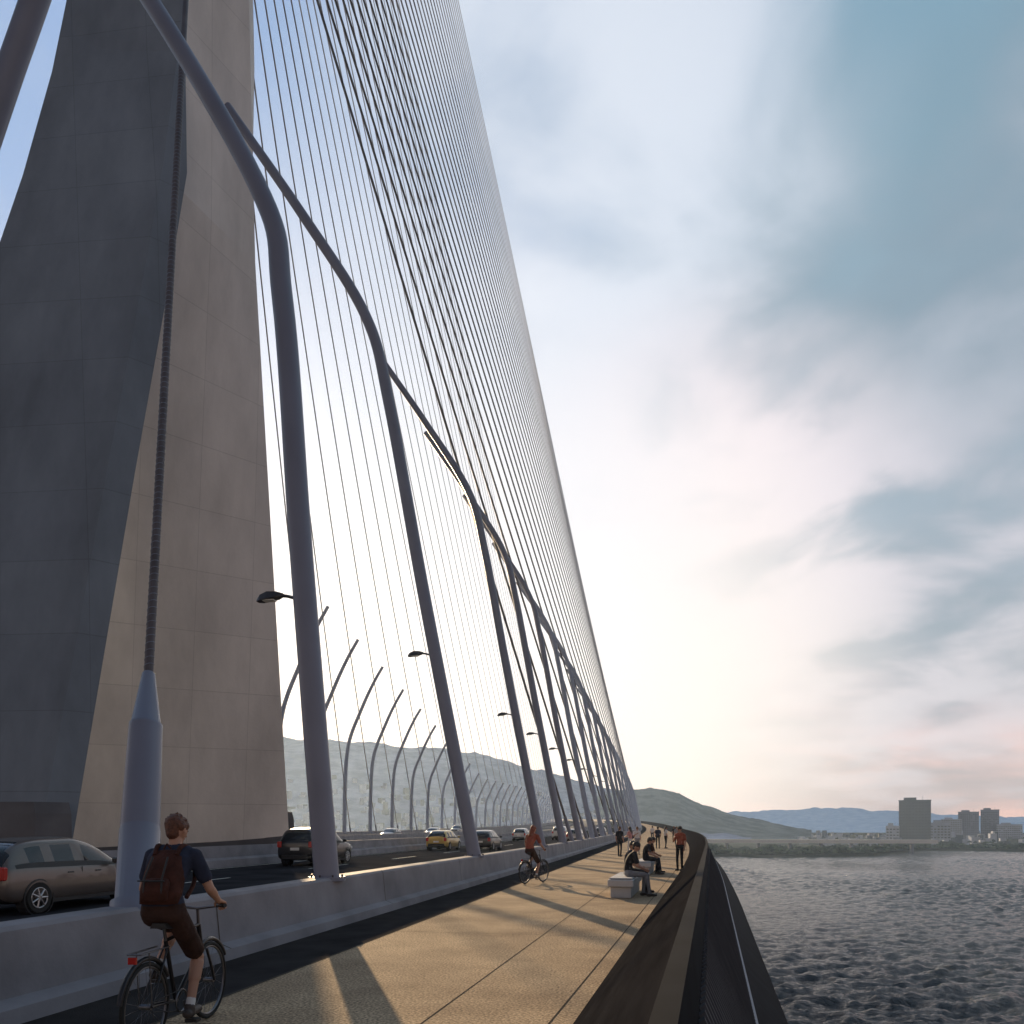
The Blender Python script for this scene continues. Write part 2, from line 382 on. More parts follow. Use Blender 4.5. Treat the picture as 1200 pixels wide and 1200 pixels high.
# ------------------------------------------------------------------ bench
for (x,y) in((-1.0,19.9),(-.75,29.3)):
    mb=MB(); mb.cbox((0,0,.36),(.62,2.6,.18),'bench',.02); mb.cbox((0,-.0,.135),(.5,2.4,.27),'bench',.015)
    mb.cbox((0,0,.475),(.56,2.5,.03),'bench',.01); mb.obj('bench',loc=(x,y,0),rot=-.05)

# ------------------------------------------------------------------ bicycles
def bicycle(loc,rot,name='bicycle'):
    mb=MB(); R=.34
    rh=(0,-.46,R);fh=(0,.6,R);bb=(0,0,.29);st=(0,-.16,.8);ht=(0,.40,.86);hb=(0,.45,.66)
    for h in(rh,fh):
        mb.torus(h,R-.018,.019,'tyre',36,8); mb.torus(h,R-.04,.011,'chrome',36,6)
        mb.tube([(-.045,h[1],h[2]),(.045,h[1],h[2])],.022,8,'chrome')
        for k in range(20):
            a=2*math.pi*k/20; sx=.03*(1 if k%2 else -1)
            mb.tube([(sx,h[1]+.02*math.cos(a+.6),h[2]+.02*math.sin(a+.6)),(0,h[1]+(R-.045)*math.cos(a),h[2]+(R-.045)*math.sin(a))],.0016,3,'chrome',cap=False)
        pts=[(0,h[1]+(R+.025)*math.cos(a),h[2]+(R+.025)*math.sin(a)) for a in np.linspace(.5,2.9,14)]
        mb.tube(pts,.02,6,'bike')
    for a,b,r in((bb,st,.017),(st,ht,.015),(bb,hb,.02),(ht,hb,.02)): mb.tube([a,b],r,8,'bike')
    for sx in(-.05,.05):
        mb.tube([(sx*.3,0,.29),(sx,-.46,R)],.01,6,'bike'); mb.tube([(sx*.3,-.15,.76),(sx,-.46,R)],.008,6,'bike')
        mb.tube([(sx*.9,.46,.64),(sx,.53,.5),(sx,.6,R)],.012,6,'bike')
    mb.tube([(0,-.16,.8),(0,-.185,.9)],.013,8,'chrome')
    mb.loft([[(-.02,.06,.9),(.02,.06,.9),(.015,.06,.93),(-.015,.06,.93)],[(-.04,-.05,.89),(.04,-.05,.89),(.03,-.05,.94),(-.03,-.05,.94)],[(-.09,-.2,.9),(.09,-.2,.9),(.07,-.2,.955),(-.07,-.2,.955)],[(-.07,-.27,.91),(.07,-.27,.91),(.05,-.27,.95),(-.05,-.27,.95)]],'trim',caps=True)
    mb.tube([ht,(0,.385,1.0)],.014,8,'chrome')
    mb.tube([(-.29,.27,1.04),(-.2,.33,1.03),(0,.385,1.0),(.2,.33,1.03),(.29,.27,1.04)],.012,8,'chrome')
    for s in(-1,1): mb.tube([(s*.3,.262,1.041),(s*.2,.332,1.031)],.017,8,'trim')
    mb.torus((.05,0,.29),.09,.008,'chrome',20,5)
    mb.tube([(.05,0,.38),(.05,-.46,R+.035)],.005,4,'trim'); mb.tube([(.05,0,.2),(.05,-.46,R-.035)],.005,4,'trim')
    mb.tube([(.07,0,.29),(.08,.03,.13)],.011,6,'chrome'); mb.tube([(-.07,0,.29),(-.08,-.03,.45)],.011,6,'chrome')
    mb.box((.13,.03,.125),(.1,.08,.025),'trim'); mb.box((-.13,-.03,.455),(.1,.08,.025),'trim')
    for s in(-.05,.05): mb.tube([(s,-.2,.76),(s,-.62,.76)],.007,5,'chrome'); mb.tube([(s,-.5,.76),(s,-.46,R)],.005,5,'chrome')
    mb.tube([(-.05,-.62,.76),(.05,-.62,.76)],.007,5,'chrome'); mb.box((0,-.64,.72),(.06,.02,.05),'tail')
    return mb.obj(name,loc=loc,rot=rot)

# ------------------------------------------------------------------ people
def V(*a): return Vector(a)
def figure(name,loc,rot,J,shirt='navy',pants='black',hair='hairb',hairstyle='short',sleeve='short',legs='long',vox=.013,sc=1.0,extra=None):
    P=[]
    def cap(a,b,ra,rb,m): P.append((Vector(a),Vector(b),ra,rb,m))
    pel,nk,hd=J['pel'],J['neck'],J['head']; fw=J['face'].normalized()
    s=(J['shR']-J['shL']).normalized(); hs=(J['hipR']-J['hipL']).normalized()
    fem=hairstyle=='long'
    hw=[.08,.068,.052,.066,.082,.088]; rr=[.10,.098,.088,.098,.105,.082]
    for i in range(16):
        t=i/15; w=np.interp(t,[0,.15,.4,.62,.85,1],hw)*(.9 if fem else 1); r=np.interp(t,[0,.15,.4,.62,.85,1],rr)*(.92 if fem else 1)
        sp=pel.lerp(nk,t*.93); bow=J.get('back',0); 
        ax=(hs.lerp(s,t)).normalized(); sp=sp-fw*math.sin(math.pi*t)*.03*(1+bow)
        cap(sp-ax*w,sp+ax*w,r,r,pants if t<.12 else shirt)
    cap(J['shL'],nk-V(0,0,.02),.062,.06,shirt); cap(J['shR'],nk-V(0,0,.02),.062,.06,shirt)
    up=(hd-nk).normalized()
    cap(nk-up*.02,hd-up*.05,.055,.05,'skin')
    side=fw.cross(up).normalized(); fw2=up.cross(side).normalized()
    if fw2.dot(fw)<0: fw2=-fw2
    def h(x,y,z): return hd+side*x+fw2*y+up*z
    cap(h(0,-.012,.03),h(0,.01,-.0),.083,.078,'skin'); cap(h(0,.02,-.03),h(0,.04,-.085),.06,.034,'skin')
    cap(h(0,.088,.012),h(0,.105,-.022),.009,.014,'skin')
    for q in(-1,1):
        cap(h(q*.08,-.008,.012),h(q*.083,-.004,-.02),.013,.010,'skin')
        cap(h(q*.03,.083,.012),h(q*.034,.083,.012),.010,.010,'eye'); cap(h(q*.02,.088,.035),h(q*.042,.08,.036),.006,.006,hair)
    cap(h(-.018,.078,-.052),h(.018,.078,-.052),.008,.008,'lips')
    cap(h(0,-.03,.05),h(0,.02,.062),.082,.072,hair); cap(h(0,-.035,.02),h(0,-.04,-.03),.08,.055,hair)
    for q in(-1,1): cap(h(q*.045,-.02,.03),h(q*.05,.025,.045),.05,.04,hair)
    rs=random.Random(3)
    for i in range(34):
        a=i*2.4; e=.25+1.25*(i/34); cx=math.cos(a)*math.cos(e);sy=math.sin(a)*math.cos(e)
        if sy>.45 and e<.8: continue
        cap(h(.075*cx,-.02+.075*sy,.045+.07*math.sin(e)),h(.088*cx+rs.uniform(-.012,.012),-.022+.09*sy,.04+.092*math.sin(e)+rs.uniform(-.01,.012)),.02,.008,hair)
    if hairstyle=='long':
        cap(h(0,-.05,.0),h(.0,-.085,-.2),.075,.07,hair); cap(h(-.05,-.04,.0),h(-.06,-.07,-.22),.045,.03,hair); cap(h(.05,-.04,.0),h(.06,-.08,-.25),.045,.03,hair); cap(h(0,-.085,-.2),h(.01,-.09,-.32),.06,.03,hair)
    for q in('L','R'):
        sh,el,wr=J['sh'+q],J['el'+q],J['wr'+q]
        cap(sh,el,.05,.038,'skin' if sleeve=='short' else shirt); cap(el,wr,.038,.026,'skin' if sleeve=='short' else shirt)
        cap(el.lerp(wr,.15),el.lerp(wr,.45),.041,.036,'skin' if sleeve=='short' else shirt)
        if sleeve=='short': cap(sh,sh.lerp(el,.62),.064,.062,shirt)
        else: cap(el.lerp(wr,.85),wr,.034,.034,shirt)
        hv=J.get('hd'+q,(wr-el)).normalized(); pn=J.get('pn'+q,V(1 if q=='L' else -1,0,0)); pn=(pn-hv*pn.dot(hv)).normalized(); lat=hv.cross(pn).normalized()
        cu=J.get('curl',.5)
        if 'thumb'+q in J and lat.dot(J['thumb'+q])<0: lat=-lat
        elif 'thumb'+q not in J and lat.y<0: lat=-lat
        for k in range(4):
            o=(k-1.5)*.019; root=wr+hv*.085+lat*-o
            cap(wr+hv*.015+lat*-o*.6,root,.017,.0115,'skin')
            ln=[.026,.03,.028,.022][k]+.006
            d1=(hv*math.cos(cu)+pn*math.sin(cu)); d2=(hv*math.cos(cu*2.4)+pn*math.sin(cu*2.4)); d3=(hv*math.cos(cu*3.6)+pn*math.sin(cu*3.6))
            p1=root+d1*ln; p2=p1+d2*ln*.8; p3=p2+d3*ln*.6
            cap(root,p1,.0098,.009,'skin'); cap(p1,p2,.009,.0082,'skin'); cap(p2,p3,.0082,.007,'skin')
        tb=wr+hv*.03+lat*.024; t1=tb+(hv*.6+lat*.6+pn*.35).normalized()*.04; t2=t1+(hv*.8+lat*.1+pn*.6).normalized()*.03
        cap(tb,t1,.014,.0105,'skin'); cap(t1,t2,.0105,.0085,'skin')
        hp,kn,an=J['hip'+q],J['kn'+q],J['an'+q]; lm=pants if legs=='long' else 'skin'
        cap(hp,kn,.082 if legs=='long' else .074,.056 if legs=='long' else .05,lm); cap(kn,an,.055 if legs=='long' else .047,.045 if legs=='long' else .034,lm)
        cap(kn.lerp(an,.12),kn.lerp(an,.42),.056,.05,lm)
        if legs=='short': cap(hp,hp.lerp(kn,.8),.094,.084,pants)
        if legs=='short': cap(kn.lerp(an,.85),an,.038,.038,'white')
        toe=J.get('toe'+q,V(0,1,0)); dn=V(0,0,-.045)
        cap(an+dn-toe*.045,an+dn+toe*.15,.04,.034,'shoe'); cap(an,an+dn,.042,.045,'shoe')
    vs=[];fs=[]
    nseg=14
    for a,b,ra,rb,_ in P:
        d=b-a; Ln=d.length
        dn=d.normalized() if Ln>1e-6 else V(0,0,1)
        u=dn.orthogonal().normalized(); w=dn.cross(u); rings=[]
        for k in range(1,5):
            t=math.pi/2*(1-k/4.5); rings.append((a-dn*ra*math.sin(t),ra*math.cos(t)))
        for k in range(4,0,-1):
            t=math.pi/2*(1-k/4.5); rings.append((b+dn*rb*math.sin(t),rb*math.cos(t)))
        o=len(vs)
        for c,r in rings:
            for k in range(nseg):
                an=2*math.pi*k/nseg; vs.append(c+(u*math.cos(an)+w*math.sin(an))*r)
        for i in range(len(rings)-1):
            for k in range(nseg):
                x=o+i*nseg+k;y2=o+i*nseg+(k+1)%nseg; fs.append((x,y2,y2+nseg,x+nseg))
        fs.append(tuple(o+k for k in range(nseg-1,-1,-1))); fs.append(tuple(o+(len(rings)-1)*nseg+k for k in range(nseg)))
    me=bpy.data.meshes.new('tmp'); me.from_pydata([tuple(v) for v in vs],[],fs); me.update()
    o=bpy.data.objects.new('tmp',me); COL.objects.link(o)
    md=o.modifiers.new('r','REMESH'); md.mode='VOXEL'; md.voxel_size=vox; md.use_smooth_shade=True
    sm=o.modifiers.new('s','SMOOTH'); sm.factor=.5; sm.iterations=2
    dg=bpy.context.evaluated_depsgraph_get(); me2=bpy.data.meshes.new_from_object(o.evaluated_get(dg))
    bpy.data.objects.remove(o)
    nf=len(me2.polygons); cen=np.zeros(nf*3); me2.polygons.foreach_get('center',cen); cen=cen.reshape(-1,3)
    best=np.full(nf,1e9); idx=np.zeros(nf,int); mats=sorted(set(p[4] for p in P))
    for a,b,ra,rb,mm in P:
        a=np.array(a);b=np.array(b);d=b-a;dd=max(1e-9,d@d); t=np.clip(((cen-a)@d)/dd,0,1)
        ds=np.linalg.norm(cen-(a+t[:,None]*d),axis=1)-(ra+(rb-ra)*t)
        if mm in('eye','lips'): ds=ds-.003
        k=ds<best; best[k]=ds[k]; idx[k]=mats.index(mm)
    me2.materials.clear()
    for mm in mats: me2.materials.append(M[mm])
    me2.polygons.foreach_set('material_index',idx.tolist()); me2.polygons.foreach_set('use_smooth',[True]*nf); me2.update()
    ob=bpy.data.objects.new(name,me2); COL.objects.link(ob); ob.location=loc; ob.rotation_euler=(0,0,rot); ob.scale=(sc,)*3
    return ob
def stand(lean=0,arms='side',turn=0,stride=.0):
    J=dict(pel=V(0,0,.97),neck=V(0,lean,1.47),head=V(0,lean+.025,1.63),face=V(math.sin(turn),math.cos(turn),-.05),
      shL=V(-.17,lean,1.42),shR=V(.17,lean,1.42),elL=V(-.22,lean-.03,1.14),elR=V(.22,lean-.03,1.14),wrL=V(-.23,lean+.06,.9),wrR=V(.23,lean+.06,.9),
      hipL=V(-.088,0,.93),hipR=V(.088,0,.93),knL=V(-.1,.03+stride*.5,.51),knR=V(.1,.03-stride*.3,.51),anL=V(-.1,stride,.085),anR=V(.1,-stride,.085))
    if arms=='front':
        J.update(elL=V(-.23,lean+.1,1.18),elR=V(.23,lean+.1,1.18),wrL=V(-.1,lean+.3,1.14),wrR=V(.12,lean+.3,1.14))
    if arms=='mix':
        J.update(elR=V(.24,lean+.08,1.17),wrR=V(.12,lean+.26,1.3))
    return J
def seated(lean=.12,look=0,hands='knee'):
    J=dict(pel=V(0,0,.58),neck=V(0,lean,1.07),head=V(0,lean+.05,1.22),face=V(math.sin(look),math.cos(look),-.25),back=1,
      shL=V(-.17,lean-.01,1.02),shR=V(.17,lean-.01,1.02),elL=V(-.23,lean+.06,.76),elR=V(.23,lean+.06,.76),wrL=V(-.12,lean+.27,.66),wrR=V(.12,lean+.27,.66),
      hipL=V(-.09,.0,.56),hipR=V(.09,.0,.56),knL=V(-.13,.43,.53),knR=V(.13,.45,.53),anL=V(-.13,.40,.085),anR=V(.14,.52,.085))
    return J
def riding(turn=0):
    return dict(pel=V(0,-.19,1.03),neck=V(0,-.02,1.52),head=V(0,.02,1.675),face=V(math.sin(turn),math.cos(turn),-.05),back=.6,
      shL=V(-.175,-.03,1.47),shR=V(.175,-.03,1.47),elL=V(-.28,.02,1.2),elR=V(.28,.02,1.2),wrL=V(-.265,.21,1.085),wrR=V(.265,.21,1.085),
      hdL=V(.05,.9,-.25),hdR=V(-.05,.9,-.25),pnL=V(0,-.2,-1),pnR=V(0,-.2,-1),thumbL=V(1,0,0),thumbR=V(-1,0,0),curl=.7,
      hipL=V(-.09,-.17,1.0),hipR=V(.09,-.17,1.0),knL=V(-.12,.24,.88),knR=V(.11,.16,.62),anL=V(-.12,-.07,.56),anR=V(.12,.0,.235),toeL=V(0,.97,-.1),toeR=V(0,.98,0))

CL=(-3.93,5.62,0); CR=math.radians(8)
bicycle(CL,CR)
cy=figure('cyclist',CL,CR,riding(.25),shirt='navy',pants='brown',hair='hairbr',legs='short',vox=.0075)
mb=MB()
rings=[]
for z,w,d,o in((1.10,.10,.05,.0),(1.105,.145,.085,0),(1.2,.155,.1,0),(1.35,.15,.095,.01),(1.47,.13,.075,.02),(1.52,.085,.045,.03),(1.53,.04,.02,.035)):
    cyy=-.255+o*1.6-.0+(z-1.1)*.30
    rings.append([(w*math.copysign(abs(math.cos(a))**.6,math.cos(a)),cyy+d*math.copysign(abs(math.sin(a))**.6,math.sin(a)),z) for a in np.linspace(0,2*math.pi,20,endpoint=False)])
mb.loft(rings,'bag',caps=True,smooth=True)
rings=[]
for z,w,d in((1.13,.08,.03),(1.14,.105,.05),(1.27,.105,.05),(1.3,.09,.03),(1.305,.05,.01)):
    rings.append([(w*math.copysign(abs(math.cos(a))**.6,math.cos(a)),-.34+(z-1.13)*.25+d*math.copysign(abs(math.sin(a))**.6,math.sin(a)),z) for a in np.linspace(0,2*math.pi,16,endpoint=False)])
mb.loft(rings,'bag',caps=True,smooth=True)
for s in(-1,1):
    mb.tube(smoothpath([(s*.09,-.16,1.48),(s*.1,-.09,1.555),(s*.115,.03,1.52),(s*.12,.08,1.4),(s*.13,.05,1.25),(s*.14,-.1,1.14)],30),.018,8,'bag')
    mb.tube([(s*.07,-.365,1.14),(s*.07,-.355,1.3),(s*.06,-.24,1.47)],.008,5,'trim')
mb.tube([(-.03,-.13,1.53),(0,-.14,1.57),(.03,-.13,1.53)],.008,6,'bag')
mb.tube([(-.105,-.385,1.29),(.105,-.385,1.29)],.006,5,'trim')
bg=mb.obj('backpack',parent=cy)
C2=(-4.0,23.3,0); R2=math.radians(-22)
bicycle(C2,R2)
figure('cyclist',C2,R2,riding(.2),shirt='rust',pants='brown',hair='hairr',hairstyle='long',legs='short',vox=.011,sc=.98)
figure('seated_person',(-.92,19.3,0),math.radians(-80),seated(.16,.3),shirt='black',pants='grey',vox=.011)
figure('seated_person',(-.72,28.6,0),math.radians(-95),seated(.1,-.3),shirt='black',pants='black',vox=.013)
figure('seated_person',(-.72,29.6,0),math.radians(-80),seated(.2,.3),shirt='brown',pants='navy',vox=.013)
figure('seated_person',(-.95,20.6,0),math.radians(-100),seated(.05,.3),shirt='navy',pants='black',vox=.013)
figure('standing_person',(.55,31,0),math.radians(150),stand(-.02,'mix',.4),shirt='rust',pants='black',vox=.013)
for (x,y,r,sh,pa,hs,ar) in((-2.65,45.5,-20,'black','black','short','side'),(-2.15,48,60,'pink','white','long','front'),(-1.75,48.6,200,'white','grey','short','mix'),
      (-.6,62,10,'navy','black','short','side'),(.0,63,-60,'white','black','long','side'),(1.0,72,190,'grey','navy','short','side'),(.9,85,20,'black','black','short','side'),(-1.5,90,0,'white','navy','short','side')):
    figure('standing_person',(x,y,zd(y)),math.radians(r),stand(0,ar,.2,.08),shirt=sh,pants=pa,hairstyle=hs,hair=random.choice(['hairb','hairbr']),vox=.017)

# ------------------------------------------------------------------ cars
def car(x,y,col,kind='hatch',rot=0,name='car'):
    mn='car_paint_%d'%len(M); M[mn]=mat(mn,col,.28,metal=.35,var=.04,coat=.6)
    if kind=='suv':
        S=[(-2.25,.72,.5,.95,1.0,.6),(-2.2,.86,.35,1.05,1.15,.7),(-2.0,.9,.28,1.08,1.55,.66),(-1.75,.91,.25,1.08,1.68,.66),(-1.15,.92,.25,1.07,1.72,.68),(-1.05,.92,.25,1.07,1.73,.68),(-.25,.92,.25,1.05,1.74,.68),(-.15,.92,.25,1.05,1.74,.68),(.55,.92,.25,1.03,1.64,.66),(1.15,.91,.26,1.02,1.1,.74),(1.8,.89,.28,.95,1.0,.72),(2.15,.8,.32,.82,.88,.66),(2.25,.7,.45,.7,.74,.55)]; tr=.36; ay=(-1.35,1.38); W=.9
    else:
        S=[(-2.05,.68,.42,.78,.86,.56),(-2.0,.8,.28,.9,1.0,.66),(-1.8,.84,.22,.93,1.3,.6),(-1.45,.86,.2,.94,1.46,.58),(-1.0,.87,.2,.93,1.5,.6),(-.92,.87,.2,.93,1.505,.6),(-.15,.87,.2,.92,1.52,.61),(-.07,.87,.2,.92,1.52,.61),(.55,.87,.2,.91,1.4,.6),(1.15,.86,.2,.9,.97,.68),(1.65,.84,.22,.82,.88,.66),(1.95,.76,.24,.7,.74,.58),(2.08,.64,.36,.56,.6,.48)]; tr=.32; ay=(-1.28,1.3); W=.85
    mb=MB(); rings=[]
    for (yy,w,zb,zs,zr,wr) in S:
        h=[(w*.5,zb),(w*.93,zb+.01),(w,zb+.13),(w*1.005,(zb+zs)/2),(w*.985,zs-.1),(w*.955,zs),(w*.93,zs+.02),(wr+.03,zr-.07),(wr*.88,zr-.01),(wr*.45,zr+.015)]
        rings.append([(a,yy,b) for a,b in h]+[(-a,yy,b) for a,b in reversed(h)])
    n=20; vs=[q for r in rings for q in r]
    groups={}
    for i in range(len(rings)-1):
        for k in range(n):
            a=i*n+k;b=i*n+(k+1)%n; f=(a,b,b+n,a+n)
            mm=mn
            side=(k==6 or k==12)
            cabin=2<=i<=8
            if side and cabin and i not in(4,6) and i!=2: mm='glass'
            if i in(1,8) and k in(7,8,9,10,11) : mm='glass'
            if i==2 and kind!='suv' and k in(8,9,10): mm='glass'
            if k in(0,19,18) : mm='trim'
            if k in(5,13) and cabin: mm='trim'
            groups.setdefault(mm,[]).append(f)
    groups.setdefault(mn,[]).append(tuple(range(n-1,-1,-1))); groups[mn].append(tuple(len(vs)-n+k for k in range(n)))
    mb.v+=vs
    for mm,fl in groups.items():
        kk=mb.mi(mm)
        for f in fl: mb.f.append(f); mb.m.append(kk); mb.s.append(True)
    root=empty(name,(x,y,zd(y)-.02)); root.rotation_euler=(0,0,rot)
    body=mb.obj('body',parent=root,sub=2)
    d=MB(); L0=S[0][0]; L1=S[-1][0]
    for s in(-1,1):
        for a in ay:
            nn=24
            ring=lambda r,xx:[(xx,a+r*math.cos(t),tr+r*math.sin(t)) for t in np.linspace(0,2*math.pi,nn,endpoint=False)]
            d.loft([ring(tr+.06,s*(W-.2)),ring(tr+.06,s*(W+.012)),ring(tr+.03,s*(W+.018)),ring(tr+.03,s*(W-.12))],'trim',smooth=False)
            d.loft([ring(tr*.5,s*(W-.24)),ring(tr-.02,s*(W-.2)),ring(tr,s*(W-.17)),ring(tr,s*(W+.0)),ring(tr-.02,s*(W+.025)),ring(tr*.66,s*(W+.02)),ring(tr*.64,s*(W-.0))],'tyre',smooth=False)
            d.loft([ring(tr*.64,s*(W+.005)),ring(tr*.6,s*(W-.01)),ring(.02,s*(W-.04))],'trim')
            for q in range(7):
                t=q*2*math.pi/7; d.tube([(s*(W+.01),a+.04*math.cos(t),tr+.04*math.sin(t)),(s*(W+.008),a+tr*.63*math.cos(t),tr+tr*.63*math.sin(t))],[.03,.022],5,'rim')
            d.torus((s*(W+.008),a,tr),tr*.63,.018,'rim',24,5); d.tube([(s*(W-.02),a,tr),(s*(W+.025),a,tr)],.05,10,'rim')
        zs=S[2][3]
        d.cbox((s*(S[1][1]-.12),L0+.05,zs-.1),(.2,.12,.26),'tail',.02)
        d.cbox((s*(S[-2][1]-.12),L1-.12,S[-2][3]-.06),(.26,.16,.13),'head',.02)
        d.cbox((s*(W+.12),.78,S[8][3]+.08),(.2,.1,.13),mn,.03)
        d.cbox((s*(W+.012),-.45,zs-.14),(.02,.16,.025),'trim',.004); d.cbox((s*(W+.012),.35,zs-.14),(.02,.16,.025),'trim',.004)
        d.box((s*(W-.0),.1,.24),(.04,2.1,.07),'trim')
        for yy in(-.12,.95): d.box((s*(W+.0045),yy,.62),(.006,.012,.55),'trim')
    d.cbox((0,L0+.02,.42),(1.25,.1,.2),'trim',.03); d.cbox((0,L1-.03,.36),(1.1,.1,.2),'trim',.03)
    d.cbox((0,L0+.0,.78 if kind=='suv' else .66),(.42,.04,.12),'plate',.005)
    if kind=='taxi' : d.cbox((0,-.3,1.6),(.4,.16,.12),'plate',.02)
    d.obj('wheels_and_details',parent=root)
    return root
car(-13.15,14.5,(.13,.11,.10),'hatch')
car(-16.0,33.5,(.02,.02,.024),'suv')
car(-16.6,56.5,(.55,.38,.10),'taxi')
car(-13.4,57,(.05,.045,.045),'hatch')
car(-16.4,88,(.4,.4,.42),'hatch')
car(-12.9,96,(.5,.5,.5),'suv')
car(-9.2,112,(.1,.1,.12),'hatch')
car(-9.2,80,(.35,.33,.33),'hatch')
car(-34,110,(.5,.5,.52),'hatch',math.pi)
car(-34,92,(.3,.3,.33),'hatch',math.pi)
car(-38.5,140,(.05,.05,.06),'suv',math.pi)

# ------------------------------------------------------------------ water
m,nt,p=newmat('water'); N=nt.nodes;L=nt.links
p.inputs['Base Color'].default_value=(.010,.018,.027,1); p.inputs['Roughness'].default_value=.10; p.inputs['IOR'].default_value=1.33
tc=N.new('ShaderNodeTexCoord')
mp=N.new('ShaderNodeMapping'); mp.inputs['Rotation'].default_value=(0,0,.35); mp.inputs['Scale'].default_value=(1,1.8,1); L.new(tc.outputs['Object'],mp.inputs[0])
n=N.new('ShaderNodeTexNoise'); n.inputs['Scale'].default_value=1.1; n.inputs['Detail'].default_value=5; n.inputs['Roughness'].default_value=.6; L.new(mp.outputs[0],n.inputs['Vector'])
b1=N.new('ShaderNodeBump'); b1.inputs['Strength'].default_value=1; b1.inputs['Distance'].default_value=.6; L.new(n.outputs['Fac'],b1.inputs['Height'])
L.new(b1.outputs[0],p.inputs['Normal']); M['water']=m
mb=MB(); 
R=[0,60,200,600,2000,7000,30000]; n=64
vs=[(r*math.cos(2*math.pi*k/n),r*math.sin(2*math.pi*k/n),-20.9) for r in R[1:] for k in range(n)]+[(0,0,-20.9)]
fs=[(i*n+k,i*n+(k+1)%n,(i+1)*n+(k+1)%n,(i+1)*n+k) for i in range(len(R)-2) for k in range(n)]+[(len(vs)-1,k,(k+1)%n) for k in range(n)]
rs=np.random.RandomState(5)
rad=55*np.exp(np.linspace(0,math.log(1150/55),700)); azs=np.radians(np.linspace(-14,36,640))
RR,AA=np.meshgrid(rad,azs,indexing='ij'); WX=RR*np.sin(AA); WY=RR*np.cos(AA); WZ=np.zeros_like(WX)
gx=(1+.5*np.sin(WX*.013+WY*.021)+.35*np.sin(WX*.041-WY*.017+2))
for i in range(100):
    lam=1.0*(6.0/1.0)**rs.rand(); th=rs.normal(-.5,.8); k=2*math.pi/lam; amp=.0135*lam
    dx,dy=math.cos(th),math.sin(th); cell=RR*.0022*2.0
    at=np.clip((lam-cell)/(lam*.5),0,1)
    ph=k*(WX*dx*.6+WY*dy)+rs.rand()*6.28
    WZ+=amp*at*(1-np.abs(np.sin(ph/2))*2*.9 if i%2 else np.sin(ph))
WZ=WZ*gx*.56-20
nr,na=WZ.shape; o=len(vs)
vs+=list(zip(WX.ravel().tolist(),WY.ravel().tolist(),WZ.ravel().tolist()))
fs+=[(o+i*na+k,o+i*na+k+1,o+(i+1)*na+k+1,o+(i+1)*na+k) for i in range(nr-1) for k in range(na-1)]
mb.add(vs,fs,'water',True); mb.obj('water')

# ------------------------------------------------------------------ land, hills
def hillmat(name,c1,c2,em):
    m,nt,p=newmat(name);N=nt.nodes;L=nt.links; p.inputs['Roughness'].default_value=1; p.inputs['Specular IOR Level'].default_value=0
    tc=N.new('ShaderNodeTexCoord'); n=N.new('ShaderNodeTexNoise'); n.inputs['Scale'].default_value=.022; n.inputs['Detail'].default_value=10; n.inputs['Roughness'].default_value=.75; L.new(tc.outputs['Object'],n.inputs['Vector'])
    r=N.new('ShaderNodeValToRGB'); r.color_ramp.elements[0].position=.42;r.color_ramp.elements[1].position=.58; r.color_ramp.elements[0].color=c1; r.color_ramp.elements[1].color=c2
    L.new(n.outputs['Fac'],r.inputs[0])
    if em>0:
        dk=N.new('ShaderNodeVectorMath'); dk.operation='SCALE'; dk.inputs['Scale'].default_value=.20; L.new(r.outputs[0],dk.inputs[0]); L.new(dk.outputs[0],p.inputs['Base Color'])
        L.new(r.outputs[0],p.inputs['Emission Color']); p.inputs['Emission Strength'].default_value=em  # distance haze painted in: bluish ramp glows over a darkened base
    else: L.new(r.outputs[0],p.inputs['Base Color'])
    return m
M['hill1']=hillmat('hazed_forest_near',lin(56,74,112),lin(112,128,164),.42)
M['hill2']=hillmat('hazed_forest_mid',lin(38,58,74),lin(92,108,122),.30)
M['hill3']=hillmat('hazed_forest_far',lin(100,126,160),lin(122,144,174),.72)
M['shore']=hillmat('shore_vegetation',(.022,.030,.02,1),(.06,.065,.05,1),0)
def hill(name,prof,R,depth,base,m,amp,na=160,nr=26):
    az=np.linspace(prof[0][0],prof[-1][0],na); mb=MB(); rings=[]
    for j in range(nr):
        t=j/(nr-1); row=[]
        for a in az:
            v=np.interp(a,[q[0] for q in prof],[q[1] for q in prof])
            D=R*math.cos(math.radians(a+11.3)); H=v*D+1.7-base
            r=R-depth+depth*1.5*t
            s=math.sin(min(1,t/.667)*math.pi/2)**1.2 if t<.667 else math.cos((t-.667)/.333*math.pi/2)
            x=r*math.sin(math.radians(a)); y=r*math.cos(math.radians(a))
            nn=mnoise.fractal(Vector((x*.004*2000/R,y*.004*2000/R,R*.01)),1,2,6)
            n3=mnoise.fractal(Vector((x*.03*2000/R,y*.03*2000/R,3)),1,2,3)
            row.append((x,y,base+max(0,H*s+(nn*amp+n3*amp*.3)*s)))
        rings.append(row)
    mb.loft(rings,m,closed=False,smooth=True); return mb.obj(name)
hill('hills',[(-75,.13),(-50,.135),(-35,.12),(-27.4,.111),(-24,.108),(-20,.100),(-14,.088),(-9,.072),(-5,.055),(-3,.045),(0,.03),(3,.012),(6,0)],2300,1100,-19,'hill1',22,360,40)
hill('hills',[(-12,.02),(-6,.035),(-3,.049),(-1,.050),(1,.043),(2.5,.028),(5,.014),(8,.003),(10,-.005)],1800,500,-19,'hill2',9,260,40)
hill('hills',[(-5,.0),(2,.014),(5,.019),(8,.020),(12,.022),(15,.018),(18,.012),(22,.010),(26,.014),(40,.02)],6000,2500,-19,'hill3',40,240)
mb=MB(); rows=[]
